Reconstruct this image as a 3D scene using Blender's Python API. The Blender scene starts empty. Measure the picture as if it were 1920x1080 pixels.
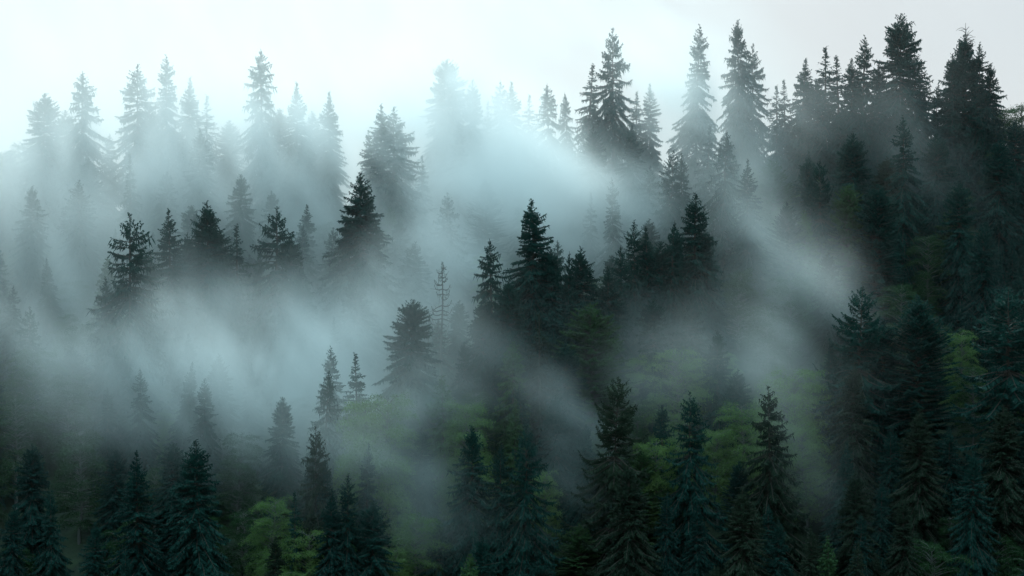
import bpy, math, random
import numpy as np
from mathutils import Vector

S = bpy.context.scene
R = math.radians

# ------------------------------------------------------------------ camera, world, sun, exposure
FOV = R(20)
TH = math.tan(FOV / 2)
cam = bpy.data.objects.new('camera', bpy.data.cameras.new('camera'))
S.collection.objects.link(cam)
cam.location = (0, 0, 0)
cam.rotation_euler = (R(90), 0, 0)
cam.data.sensor_width = 36
cam.data.angle = FOV
cam.data.clip_start = 0.5
cam.data.clip_end = 6000
S.camera = cam

SUN_EL, SUN_AZ = R(34), R(-9)            # azimuth from +Y (view direction), negative = to the left
sun_dir = Vector((math.sin(SUN_AZ) * math.cos(SUN_EL), math.cos(SUN_AZ) * math.cos(SUN_EL), math.sin(SUN_EL)))
sun = bpy.data.objects.new('sun', bpy.data.lights.new('sun', 'SUN'))
S.collection.objects.link(sun)
sun.data.energy = 3.0
sun.data.angle = R(14)
sun.data.color = (0.87, 1.0, 0.98)
sun.rotation_euler = (-sun_dir).to_track_quat('-Z', 'Y').to_euler()

W = bpy.data.worlds.new('World')
S.world = W
W.use_nodes = True
nt = W.node_tree
nt.nodes.clear()
N = nt.nodes.new
out = N('ShaderNodeOutputWorld')
bg = N('ShaderNodeBackground')
bg.inputs['Strength'].default_value = 0.1
sky = N('ShaderNodeTexSky')
sky.sky_type = 'NISHITA'
sky.sun_disc = False
sky.sun_elevation = SUN_EL
sky.sun_rotation = SUN_AZ
tc = N('ShaderNodeTexCoord')
# overcast: cloud layer brighter round the veiled sun, broken a little by soft noise
dot = N('ShaderNodeVectorMath'); dot.operation = 'DOT_PRODUCT'
dot.inputs[1].default_value = (math.sin(R(-2)) * math.cos(R(8)), math.cos(R(-2)) * math.cos(R(8)), math.sin(R(8)))
nt.links.new(tc.outputs['Generated'], dot.inputs[0])
glow = N('ShaderNodeMapRange')
glow.inputs['From Min'].default_value = 0.2
glow.inputs['From Max'].default_value = 1.0
glow.inputs['To Min'].default_value = 0.0
glow.inputs['To Max'].default_value = 1.0
nt.links.new(dot.outputs['Value'], glow.inputs['Value'])
pw = N('ShaderNodeMath'); pw.operation = 'POWER'; pw.inputs[1].default_value = 5.0
nt.links.new(glow.outputs[0], pw.inputs[0])
near = N('ShaderNodeMapRange'); near.interpolation_type = 'SMOOTHSTEP'
near.inputs['From Min'].default_value = 0.94; near.inputs['From Max'].default_value = 1.0
near.inputs['To Min'].default_value = 0.0; near.inputs['To Max'].default_value = 0.6
nt.links.new(dot.outputs['Value'], near.inputs['Value'])
halo = N('ShaderNodeMath'); halo.operation = 'MULTIPLY_ADD'; halo.inputs[1].default_value = 0.4
nt.links.new(pw.outputs[0], halo.inputs[0]); nt.links.new(near.outputs[0], halo.inputs[2])
mp = N('ShaderNodeMapping'); mp.inputs['Scale'].default_value = (5, 5, 9); mp.inputs['Location'].default_value = (1.3, 0.4, 0)
nt.links.new(tc.outputs['Generated'], mp.inputs[0])
nz = N('ShaderNodeTexNoise'); nz.inputs['Scale'].default_value = 1.0; nz.inputs['Detail'].default_value = 4
nt.links.new(mp.outputs[0], nz.inputs['Vector'])
cmul = N('ShaderNodeMath'); cmul.operation = 'MULTIPLY_ADD'
cmul.inputs[1].default_value = 0.7; cmul.inputs[2].default_value = -0.35
nt.links.new(nz.outputs['Fac'], cmul.inputs[0])
cadd = N('ShaderNodeMath'); cadd.operation = 'ADD'; cadd.use_clamp = True
nt.links.new(halo.outputs[0], cadd.inputs[0]); nt.links.new(cmul.outputs[0], cadd.inputs[1])
cmix = N('ShaderNodeMix'); cmix.data_type = 'RGBA'
cmix.inputs['A'].default_value = (4.2, 5.05, 5.7, 1)
cmix.inputs['B'].default_value = (6.4, 6.75, 6.95, 1)
nt.links.new(cadd.outputs[0], cmix.inputs['Factor'])
# an overcast sky is brighter towards the zenith than at the horizon
sep = N('ShaderNodeSeparateXYZ'); nt.links.new(tc.outputs['Generated'], sep.inputs[0])
zen = N('ShaderNodeMapRange'); zen.interpolation_type = 'SMOOTHSTEP'
zen.inputs['From Min'].default_value = 0.15; zen.inputs['From Max'].default_value = 0.75
nt.links.new(sep.outputs['Z'], zen.inputs['Value'])
zt = N('ShaderNodeMix'); zt.data_type = 'RGBA'
zt.inputs['A'].default_value = (1, 1, 1, 1); zt.inputs['B'].default_value = (1.98, 2.85, 2.84, 1)
nt.links.new(zen.outputs[0], zt.inputs['Factor'])
zm = N('ShaderNodeVectorMath'); zm.operation = 'MULTIPLY'
nt.links.new(cmix.outputs['Result'], zm.inputs[0]); nt.links.new(zt.outputs['Result'], zm.inputs[1])
smix = N('ShaderNodeMix'); smix.data_type = 'RGBA'; smix.inputs['Factor'].default_value = 0.95
nt.links.new(sky.outputs[0], smix.inputs['A']); nt.links.new(zm.outputs[0], smix.inputs['B'])
nt.links.new(smix.outputs['Result'], bg.inputs['Color'])
nt.links.new(bg.outputs[0], out.inputs['Surface'])

S.view_settings.view_transform = 'Standard'
S.view_settings.look = 'None'
S.view_settings.exposure = 0.2
S.view_settings.gamma = 1.0
S.render.engine = 'CYCLES'
cy = S.cycles
cy.use_denoising = True
cy.denoising_prefilter = 'ACCURATE'
cy.max_bounces = 12
cy.diffuse_bounces = 2
cy.glossy_bounces = 1
cy.transmission_bounces = 2
cy.volume_bounces = 10
cy.transparent_max_bounces = 4
cy.volume_step_rate = 2.0
cy.volume_max_steps = 128
cy.sample_clamp_indirect = 4.0

rng = np.random.default_rng(7)
random.seed(7)

# ------------------------------------------------------------------ terrain
def smooth(t):
    t = np.clip(t, 0, 1)
    return t * t * (3 - 2 * t)

def ridge_y(x):
    return 520 - 12 * smooth((x + 20) / 110) + 5 * np.sin(x / 31.0)

def ground(x, y):
    x = np.asarray(x, float); y = np.asarray(y, float)
    yr = ridge_y(x)
    yy = np.minimum(y, yr)
    z = -54 + 0.57 * (yy - 400)
    z = z + 3.0 * smooth((x + 40) / 110) * smooth((yy - 400) / 100)
    # the spur that carries the middle trees, and the gully behind it
    c = 438 + 0.55 * (x + 20)
    z = z + 5.0 * np.exp(-((y - c) / 16) ** 2) * smooth((x + 50) / 25) * (1 - smooth((x - 35) / 25))
    z = z - 4.5 * np.exp(-((y - c - 34) / 18) ** 2) * smooth((x + 50) / 30) * (1 - smooth((x - 40) / 30))
    z = z + 1.6 * np.sin(x / 11.0 + y / 17.0) + 1.2 * np.sin(x / 6.3 - y / 9.0 + 1)
    over = np.maximum(y - yr, 0)
    z = z - 0.42 * over * smooth(over / 25)
    z = np.maximum(z, -95 + 4 * np.sin(x / 70) - 0.02 * np.abs(x))
    # the valley floor and the meadow hill the photographer stands on
    near = -1.75 - 0.44 * np.maximum(y - 6, 0)
    near = np.where(y < 6, -1.75 + 0.12 * (6 - y), near)
    return np.where(y < 280, np.maximum(z, near), z)

def gz(x, y):
    return float(ground(x, y))

def pix(px, py, y):
    """point at depth y seen at pixel px, py of the 1920x1080 photograph"""
    return (px - 960) / 960 * TH * y, -(py - 540) / 960 * TH * y

def stand(px, py, H):
    """where a tree of height H must stand on the slope for its top to show at px, py"""
    lo, hi = 300.0, None
    y = lo
    prev = None
    while y < 545:
        x, z = pix(px, py, y)
        if y > ridge_y(x) + 4:
            break
        f = gz(x, y) + H - z
        if f >= 0:
            return x, y, H
        y += 0.5
    y = float(ridge_y(pix(px, py, 515)[0])) + 2
    x, z = pix(px, py, y)
    return x, y, z - gz(x, y)

def make_mesh(name, verts, faces, mat, smooth_shade=False):
    verts = np.asarray(verts, np.float32); faces = np.asarray(faces, np.int32)
    me = bpy.data.meshes.new(name)
    me.vertices.add(len(verts)); me.vertices.foreach_set('co', verts.ravel())
    n = faces.shape[1]
    me.loops.add(faces.size); me.loops.foreach_set('vertex_index', faces.ravel())
    me.polygons.add(len(faces))
    me.polygons.foreach_set('loop_start', np.arange(0, faces.size, n, dtype=np.int32))
    me.polygons.foreach_set('loop_total', np.full(len(faces), n, np.int32))
    if smooth_shade:
        me.polygons.foreach_set('use_smooth', np.ones(len(faces), bool))
    me.update(calc_edges=True)
    me.materials.append(mat)
    return me

def link(name, me, parent=None):
    o = bpy.data.objects.new(name, me)
    S.collection.objects.link(o)
    o.parent = parent
    return o

# ------------------------------------------------------------------ materials
def leaf_material(name, dark, light, transl=0.25, rand=0.35, tip=(0, 0, 0), rough=0.8):
    m = bpy.data.materials.new(name)
    m.use_nodes = True
    t = m.node_tree
    b = t.nodes['Principled BSDF']
    b.inputs['Roughness'].default_value = rough
    b.inputs['Specular IOR Level'].default_value = 0.12
    tc = t.nodes.new('ShaderNodeTexCoord')
    nz = t.nodes.new('ShaderNodeTexNoise'); nz.inputs['Scale'].default_value = 0.55; nz.inputs['Detail'].default_value = 3
    t.links.new(tc.outputs['Object'], nz.inputs['Vector'])
    oi = t.nodes.new('ShaderNodeObjectInfo')
    geo = t.nodes.new('ShaderNodeNewGeometry')
    a = t.nodes.new('ShaderNodeMath'); a.operation = 'MULTIPLY_ADD'; a.inputs[1].default_value = 0.5
    t.links.new(geo.outputs['Random Per Island'], a.inputs[0]); t.links.new(nz.outputs['Fac'], a.inputs[2])
    c = t.nodes.new('ShaderNodeMath'); c.operation = 'MULTIPLY_ADD'; c.inputs[1].default_value = rand
    t.links.new(oi.outputs['Random'], c.inputs[0]); t.links.new(a.outputs[0], c.inputs[2])
    r = t.nodes.new('ShaderNodeMapRange')
    r.inputs['From Min'].default_value = 0.35; r.inputs['From Max'].default_value = 1.3
    t.links.new(c.outputs[0], r.inputs['Value'])
    mx = t.nodes.new('ShaderNodeMix'); mx.data_type = 'RGBA'
    mx.inputs['A'].default_value = (*dark, 1); mx.inputs['B'].default_value = (*light, 1)
    t.links.new(r.outputs[0], mx.inputs['Factor'])
    t.links.new(mx.outputs['Result'], b.inputs['Base Color'])
    if transl > 0:
        tr = t.nodes.new('ShaderNodeBsdfTranslucent')
        t.links.new(mx.outputs['Result'], tr.inputs['Color'])
        ms = t.nodes.new('ShaderNodeMixShader'); ms.inputs[0].default_value = transl
        t.links.new(b.outputs[0], ms.inputs[1]); t.links.new(tr.outputs[0], ms.inputs[2])
        t.links.new(ms.outputs[0], t.nodes['Material Output'].inputs['Surface'])
    return m

def bark_material(name, c1, c2):
    m = bpy.data.materials.new(name); m.use_nodes = True
    t = m.node_tree; b = t.nodes['Principled BSDF']
    b.inputs['Roughness'].default_value = 0.9
    tc = t.nodes.new('ShaderNodeTexCoord')
    mp = t.nodes.new('ShaderNodeMapping'); mp.inputs['Scale'].default_value = (4, 4, 0.7)
    nz = t.nodes.new('ShaderNodeTexNoise'); nz.inputs['Scale'].default_value = 2.0; nz.inputs['Detail'].default_value = 5
    t.links.new(tc.outputs['Object'], mp.inputs[0]); t.links.new(mp.outputs[0], nz.inputs['Vector'])
    mx = t.nodes.new('ShaderNodeMix'); mx.data_type = 'RGBA'
    mx.inputs['A'].default_value = (*c1, 1); mx.inputs['B'].default_value = (*c2, 1)
    t.links.new(nz.outputs['Fac'], mx.inputs['Factor']); t.links.new(mx.outputs['Result'], b.inputs['Base Color'])
    bp = t.nodes.new('ShaderNodeBump'); bp.inputs['Strength'].default_value = 0.6
    t.links.new(nz.outputs['Fac'], bp.inputs['Height']); t.links.new(bp.outputs[0], b.inputs['Normal'])
    return m

M_SPRUCE = leaf_material('spruce_needles', (0.004, 0.025, 0.024), (0.013, 0.058, 0.046))
M_BROWN = leaf_material('cone_laden_needles', (0.007, 0.020, 0.014), (0.028, 0.046, 0.026))
M_FRESH = leaf_material('fresh_spruce_needles', (0.014, 0.045, 0.022), (0.06, 0.12, 0.045))
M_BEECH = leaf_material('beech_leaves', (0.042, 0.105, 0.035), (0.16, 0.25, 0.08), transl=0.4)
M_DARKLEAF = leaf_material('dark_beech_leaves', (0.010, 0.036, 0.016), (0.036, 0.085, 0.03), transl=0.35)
M_BARK = bark_material('spruce_bark', (0.035, 0.028, 0.022), (0.085, 0.07, 0.055))
M_DEAD = bark_material('dead_wood', (0.05, 0.045, 0.04), (0.12, 0.11, 0.10))
M_BEECHBARK = bark_material('beech_bark', (0.07, 0.07, 0.065), (0.14, 0.14, 0.125))

def ground_material():
    m = bpy.data.materials.new('forest_floor'); m.use_nodes = True
    t = m.node_tree; b = t.nodes['Principled BSDF']; b.inputs['Roughness'].default_value = 0.95
    tc = t.nodes.new('ShaderNodeTexCoord')
    nz = t.nodes.new('ShaderNodeTexNoise'); nz.inputs['Scale'].default_value = 0.35; nz.inputs['Detail'].default_value = 8
    t.links.new(tc.outputs['Object'], nz.inputs['Vector'])
    cr = t.nodes.new('ShaderNodeValToRGB')
    cr.color_ramp.elements[0].position = 0.35; cr.color_ramp.elements[0].color = (0.010, 0.018, 0.010, 1)
    cr.color_ramp.elements[1].position = 0.7; cr.color_ramp.elements[1].color = (0.030, 0.050, 0.020, 1)
    t.links.new(nz.outputs['Fac'], cr.inputs[0]); t.links.new(cr.outputs[0], b.inputs['Base Color'])
    bp = t.nodes.new('ShaderNodeBump'); bp.inputs['Distance'].default_value = 0.5
    t.links.new(nz.outputs['Fac'], bp.inputs['Height']); t.links.new(bp.outputs[0], b.inputs['Normal'])
    return m

def terrain():
    xs = np.concatenate([np.linspace(-1500, -160, 24)[:-1], np.arange(-160, 161, 3.0), np.linspace(160, 1500, 24)[1:]])
    ys = np.concatenate([np.linspace(-400, 330, 60)[:-1], np.arange(330, 580, 3.0), np.linspace(580, 2200, 40)])
    X, Y = np.meshgrid(xs, ys)
    Z = ground(X, Y)
    v = np.stack([X, Y, Z], -1).reshape(-1, 3)
    nx, ny = len(xs), len(ys)
    i = np.arange(ny - 1)[:, None] * nx + np.arange(nx - 1)[None]
    f = np.stack([i, i + 1, i + nx + 1, i + nx], -1).reshape(-1, 4)
    o = link('hillside', make_mesh('hillside', v, f, ground_material(), True))
    o['kind'] = 'structure'
terrain()

# ------------------------------------------------------------------ tree builders (all at real size, base at the origin)
def kites(base, dirn, length, width, rg, bend=0.0):
    """bent four-cornered sprays of needles or leaves: base, two sides, tip"""
    n = len(base)
    ref = rg.normal(size=(n, 3)); ref[:, 2] += 0.8
    side = np.cross(dirn, ref)
    side /= np.linalg.norm(side, axis=1, keepdims=True) + 1e-9
    mid = base + dirn * (length * 0.45)[:, None]
    mid[:, 2] -= bend * length * 0.1
    tip = base + dirn * length[:, None]
    tip[:, 2] -= bend * length * 0.35
    w = (width * 0.5)[:, None]
    v = np.stack([base, mid + side * w, tip, mid - side * w], 1).reshape(-1, 3)
    f = np.arange(4 * n).reshape(-1, 4)
    return v, f

def tube(path, radii, sides=6):
    path = np.asarray(path, float); radii = np.asarray(radii, float)
    n = len(path)
    tan = np.gradient(path, axis=0)
    tan /= np.linalg.norm(tan, axis=1, keepdims=True) + 1e-9
    ref = np.where(np.abs(tan[:, 2:3]) > 0.8, np.array([[1.0, 0, 0]]), np.array([[0, 0, 1.0]]))
    u = np.cross(tan, ref); u /= np.linalg.norm(u, axis=1, keepdims=True) + 1e-9
    w = np.cross(tan, u)
    a = np.linspace(0, 2 * np.pi, sides, endpoint=False)
    ring = (np.cos(a)[None, :, None] * u[:, None] + np.sin(a)[None, :, None] * w[:, None]) * radii[:, None, None]
    v = (path[:, None] + ring).reshape(-1, 3)
    i = np.arange(n - 1)[:, None] * sides
    j = np.arange(sides)[None]
    k = (j + 1) % sides
    f = np.stack([i + j, i + k, i + sides + k, i + sides + j], -1).reshape(-1, 4)
    return v, f

def merge(parts):
    vs, fs, n = [], [], 0
    for v, f in parts:
        vs.append(v); fs.append(f + n); n += len(v)
    return np.concatenate(vs), np.concatenate(fs)

def spruce_parts(seed, H=30.0, R0=5.5, power=0.74, start=0.08, droop=0.5, up=0.35, whorl=0.46, nb=6,
                 sparse=0.0, rag=0.3, hang=0.5, dome=0.0, lean=0.0, cluster=1.0, topcut=0.0, gaps=5):
    rg = np.random.default_rng(seed)
    zs = np.linspace(0, H, 14)
    wob = np.cumsum(rg.normal(0, 0.05, (14, 2)), 0) * (zs / H)[:, None]
    wob[:, 0] += lean * (zs / H) ** 2
    def axis(z):
        return np.stack([np.interp(z, zs, wob[:, 0]), np.interp(z, zs, wob[:, 1]), z], -1)
    tr = 0.011 * H * (1 - zs / H) ** 0.85 + 0.025
    trunk = tube(np.column_stack([wob, zs - 0.6 * (zs == 0)]), tr, 8)
    B, D, L, Wd = [], [], [], []
    limbs = []
    z = H * start
    # ragged outline: a slowly varying random factor in height and azimuth
    ph = rg.uniform(0, 6.28, 6)
    holes = [(rg.uniform(0.15, 0.9) * H, rg.uniform(0, 6.28), rg.uniform(0.8, 2.2), rg.uniform(0.4, 0.9), rg.uniform(-0.55, 0.25)) for _ in range(gaps)]
    while z < H * (1 - topcut) - 0.25:
        t = (H - z) / (H * (1 - start))
        n = int(round(nb * (0.75 + 0.5 * rg.random()))) if t > 0.06 else 4
        a0 = rg.uniform(0, 6.28)
        lev = 1 + rag * rg.normal() * 0.45
        for k in range(n):
            az = a0 + 6.28 * k / n + rg.normal(0, 0.25)
            if rg.random() < sparse * (0.4 + 0.6 * t):
                continue
            prof = t ** power * (1 - 0.8 * math.exp(-t / 0.07))
            if dome > 0:
                prof = (1 - dome) * prof + dome * (1 - (1 - min(t * 1.35, 1)) ** 2.2)
            lumps = 1 + 0.2 * math.sin(2 * az + ph[0] + z * 0.35) + 0.16 * math.sin(3 * az + ph[1] - z * 0.9) + 0.12 * math.sin(az + ph[2] + z * 1.9)
            for (hz, ha, hh, hw2, hs) in holes:
                da = (az - ha + math.pi) % (2 * math.pi) - math.pi
                lumps *= 1 + hs * math.exp(-((z - hz) / hh) ** 2 - (da / hw2) ** 2)
            ln = R0 * prof * min(1.28, max(0.3, lumps * (lev + rag * rg.normal() * 0.35)))
            ln = max(ln, 0.12 + 0.2 * rg.random())
            zz = z + rg.normal(0, 0.24)
            p0 = axis(np.array([zz]))[0]
            e0 = 0.75 - 0.95 * min(1, t * 2.2) + rg.normal(0, 0.12) if dome == 0 else 0.55 - 0.55 * t + rg.normal(0, 0.1)
            m = max(3, int(ln / 0.24))
            s = (np.arange(m) + 0.6) / m
            s = s[s > (0.12 if ln < 2.5 else 0.2)]
            dr = droop * min(1, t * 2.5) * rg.uniform(0.6, 1.35)
            zoff = ln * (e0 * s - dr * s ** 2 + up * dr * 1.2 * s ** 4)
            rad = ln * s * (1 - 0.08 * s)
            cdir = np.array([math.cos(az), math.sin(az)])
            pts = np.column_stack([p0[0] + cdir[0] * rad, p0[1] + cdir[1] * rad, p0[2] + zoff])
            if ln > 1.6 and z < H * 0.9:
                q = np.vstack([p0[None], pts[::3], pts[-1:]])
                limbs.append(tube(q, np.linspace(0.03 + 0.011 * ln, 0.012, len(q)), 4))
            tang = np.gradient(pts, axis=0) if len(pts) > 1 else np.array([[cdir[0], cdir[1], 0]])
            tang /= np.linalg.norm(tang, axis=1, keepdims=True) + 1e-9
            perp = np.array([-cdir[1], cdir[0], 0.0])
            for sgn in (-1, 1):
                for rep in range(2 if ln > 1.0 else 1):
                    ang = rg.uniform(0.7, 1.15, len(s))
                    d = tang * np.cos(ang)[:, None] + sgn * perp * np.sin(ang)[:, None]
                    d[:, 2] -= rg.uniform(0.05, 0.55, len(s)) * hang * 1.4
                    d /= np.linalg.norm(d, axis=1, keepdims=True)
                    tl = (0.34 + 0.26 * ln * (1 - s) * (0.4 + 1.2 * s)) * rg.uniform(0.6, 1.3, len(s)) * cluster
                    tl = np.minimum(tl, 1.25)
                    if t < 0.16:
                        tl *= 0.35 + 1.9 * t + 0.1
                    j = pts + tang * rg.uniform(-0.12, 0.12, len(s))[:, None]
                    B.append(j); D.append(d); L.append(tl); Wd.append(rg.uniform(0.14, 0.27, len(s)))
            # hanging curtains of twigs under the limb, and the tip
            if ln > 0.8:
                sel = rg.random(len(s)) < 0.9
                k2 = int(sel.sum())
                if k2:
                    d = np.column_stack([rg.normal(0, 0.28, k2), rg.normal(0, 0.28, k2), -np.ones(k2)])
                    d += tang[sel] * 0.45
                    d /= np.linalg.norm(d, axis=1, keepdims=True)
                    B.append(pts[sel]); D.append(d)
                    L.append(rg.uniform(0.3, 0.95, k2) * hang * 1.6 * min(1, ln / 2)); Wd.append(rg.uniform(0.13, 0.22, k2))
            # upper twigs keep the limb from reading as a flat sheet
            d = tang + np.array([0, 0, 0.55]) + rg.normal(0, 0.3, (len(s), 3))
            d /= np.linalg.norm(d, axis=1, keepdims=True)
            B.append(pts); D.append(d); L.append(rg.uniform(0.22, 0.45, len(s)) * (0.45 if t < 0.12 else 1)); Wd.append(rg.uniform(0.10, 0.18, len(s)))
            B.append(pts[-1:]); D.append(tang[-1:]); L.append(np.array([0.18 + 0.1 * ln])); Wd.append(np.array([0.2]))
        z += whorl * (0.55 + 0.45 * min(1, t * 3)) * rg.uniform(0.5, 1.45)
    # leader
    if topcut == 0:
        zt = np.linspace(H - 1.6, H - 0.1, 14)
        p = axis(zt)
        d = np.column_stack([rg.normal(0, 0.5, 14), rg.normal(0, 0.5, 14), np.full(14, 0.9)])
        d /= np.linalg.norm(d, axis=1, keepdims=True)
        B.append(p); D.append(d); L.append(np.linspace(0.4, 0.22, 14)); Wd.append(np.full(14, 0.1))
    crown = kites(np.concatenate(B), np.concatenate(D), np.concatenate(L), np.concatenate(Wd), rg, 0.5)
    if limbs:
        trunk = merge([trunk] + limbs)
    return trunk, crown

PROTO = {}
def proto(kind, trunk, crown, mat, bark, H, name, extra=()):
    lst = [('trunk', make_mesh('trunk', *trunk, bark, True)), ('crown', make_mesh('crown', *crown, mat))]
    for nm, geo, mt in extra:
        lst.append((nm, make_mesh(nm, *geo, mt, True)))
    PROTO[kind] = (lst, H, name)

SPECS = {
    # sharp: narrow pointed; full: dense cone; open: sparse droopy; broad: wide; thin: very narrow; fir: domed
    'sharp':  dict(seed=1, R0=7.0, power=0.70, droop=0.55, nb=7, rag=0.28),
    'sharpb': dict(seed=12, R0=6.5, power=0.76, droop=0.45, nb=7, rag=0.38, sparse=0.1),
    'full':   dict(seed=3, R0=8.2, power=0.63, droop=0.42, nb=8, rag=0.28),
    'fullb':  dict(seed=14, R0=7.8, power=0.58, droop=0.5, nb=8, rag=0.36),
    'open':   dict(seed=5, R0=8.1, power=0.67, droop=0.75, up=0.55, nb=6, rag=0.5, sparse=0.25, hang=0.8, whorl=0.6),
    'openb':  dict(seed=26, R0=7.5, power=0.65, droop=0.65, up=0.5, nb=6, rag=0.55, sparse=0.2, hang=0.7, whorl=0.66),
    'sharpc': dict(seed=51, R0=6.2, power=0.66, droop=0.65, nb=6, rag=0.45, sparse=0.12, gaps=9, whorl=0.52),
    'sharpd': dict(seed=52, R0=6.8, power=0.84, droop=0.5, nb=7, rag=0.35, gaps=8, lean=0.7),
    'fullc':  dict(seed=53, R0=7.6, power=0.66, droop=0.6, nb=8, rag=0.45, gaps=9, hang=0.7),
    'fulld':  dict(seed=54, R0=7.9, power=0.54, droop=0.36, nb=8, rag=0.4, gaps=9, lean=-0.6),
    'openc':  dict(seed=55, R0=7.4, power=0.72, droop=0.8, up=0.4, nb=6, rag=0.5, sparse=0.2, hang=0.9, whorl=0.7, gaps=9, lean=0.8),
    'broad':  dict(seed=7, R0=9.9, power=0.56, droop=0.5, nb=9, rag=0.3),
    'thin':   dict(seed=8, R0=5.5, power=0.88, droop=0.6, nb=5, rag=0.4, sparse=0.15, hang=0.7, whorl=0.5),
    'fir':    dict(seed=9, R0=7.3, power=0.56, droop=0.2, nb=9, rag=0.22, dome=0.7, hang=0.2, cluster=0.9),
    'tiered': dict(seed=10, R0=9.4, power=0.58, droop=0.42, up=0.8, nb=7, rag=0.42, whorl=0.9, hang=0.45, cluster=1.15),
}
for k, sp in SPECS.items():
    tk, cr = spruce_parts(H=30.0, **sp)
    proto(k, tk, cr, M_SPRUCE, M_BARK, 30.0, 'fir_tree' if k == 'fir' else 'spruce_tree')
    if k in ('open', 'full', 'tiered', 'sharpb'):
        lst = list(PROTO[k][0])
        me = lst[1][1].copy(); me.materials[0] = M_BROWN
        PROTO[k + '_brown'] = ([lst[0], ('crown', me)], 30.0, 'spruce_tree')
for k, src in (('young', 'full'), ('youngb', 'sharpb'), ('greenfir', 'fir')):
    sp = dict(SPECS[src]); sp['seed'] += 40
    if k != 'greenfir':
        sp['H'] = 16.0; sp['R0'] = 3.6; sp['start'] = 0.04; sp['droop'] = 0.25
    else:
        sp['H'] = 26.0
    tk, cr = spruce_parts(**sp)
    proto(k, tk, cr, M_FRESH, M_BARK, sp['H'], 'fir_tree' if k == 'greenfir' else 'spruce_tree')

def beech_parts(seed, H=20.0, Rx=5.0, nb=125, low=0.14, up=0.7):
    """leaning limbs all the way up the stem, each a drooping feathery fan of leafy twigs"""
    rg = np.random.default_rng(seed)
    parts = []
    zs = np.linspace(0, H * 0.93, 10)
    wob = np.cumsum(rg.normal(0, 0.16, (10, 2)), 0)
    parts.append(tube(np.column_stack([wob, zs - 0.5 * (zs == 0)]), 0.26 * (1 - zs / H) + 0.03, 7))
    B, D, L, Wd = [], [], [], []
    ph = rg.uniform(0, 6.28, 4)
    for c in range(nb):
        u = low + (0.9 - low) * (c + rg.uniform(-1.5, 2.5)) / nb
        u = min(0.93, max(low, u)); tt = (u - low) / (1 - low)
        az = c * 2.4 + rg.normal(0, 0.4)
        env = Rx * (1 - tt ** 2.6) ** 0.7 * (0.7 + 0.3 * min(1, tt * 3.5))
        env *= 1 + 0.25 * math.sin(2 * az + ph[0] + 5 * u) + 0.2 * math.sin(3 * az + ph[1] - 9 * u)
        ln = max(0.9, env * rg.uniform(0.6, 1.2))
        p0 = np.array([np.interp(H * u, zs, wob[:, 0]), np.interp(H * u, zs, wob[:, 1]), H * u])
        e = up * (0.35 + 0.9 * tt) * rg.uniform(0.6, 1.3)
        m = max(4, int(ln / 0.3))
        s = (np.arange(m) + 1) / m
        cd = np.array([math.cos(az), math.sin(az)])
        rad = ln * s * (1 - 0.1 * s)
        pts = np.column_stack([p0[0] + cd[0] * rad, p0[1] + cd[1] * rad, p0[2] + ln * (e * s - 0.42 * e * s ** 2 - 0.22 * s ** 3)])
        pts += np.cumsum(rg.normal(0, 0.04, pts.shape), 0)
        parts.append(tube(np.vstack([p0[None], pts[::2]]), np.linspace(0.03 + 0.012 * ln, 0.012, len(pts[::2]) + 1), 4))
        tang = np.gradient(pts, axis=0); tang /= np.linalg.norm(tang, axis=1, keepdims=True)
        perp = np.array([-cd[1], cd[0], 0.0])
        for i in range(m):
            if s[i] < 0.25:
                continue
            for sg in (-1, 1):
                tl = (0.35 + 0.42 * ln * (1 - s[i]) * s[i] * 1.6 + 0.2) * rg.uniform(0.6, 1.35)
                a = rg.uniform(0.5, 1.1)
                d = tang[i] * math.cos(a) + sg * perp * math.sin(a) + np.array([0, 0, rg.normal(0.05, 0.22)])
                nl = max(4, int(tl / 0.085))
                q = rg.random(nl)
                pp = pts[i] + d * (q * tl)[:, None] + rg.normal(0, 0.15, (nl, 3))
                pp[:, 2] -= 0.28 * tl * q ** 2
                ld = d * 0.8 + rg.normal(0, 0.55, (nl, 3)) - np.array([0, 0, 0.2])
                ld /= np.linalg.norm(ld, axis=1, keepdims=True)
                B.append(pp); D.append(ld); L.append(rg.uniform(0.13, 0.26, nl)); Wd.append(rg.uniform(0.08, 0.16, nl))
    return merge(parts), kites(np.concatenate(B), np.concatenate(D), np.concatenate(L), np.concatenate(Wd), rg, 0.3)

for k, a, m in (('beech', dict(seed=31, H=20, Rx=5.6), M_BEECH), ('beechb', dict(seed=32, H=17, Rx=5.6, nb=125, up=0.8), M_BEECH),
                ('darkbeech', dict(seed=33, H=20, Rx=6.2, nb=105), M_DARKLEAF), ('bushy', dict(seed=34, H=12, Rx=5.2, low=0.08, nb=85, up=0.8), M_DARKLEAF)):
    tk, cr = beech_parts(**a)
    proto(k, tk, cr, m, M_BEECHBARK, a['H'], 'beech_tree')

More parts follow.
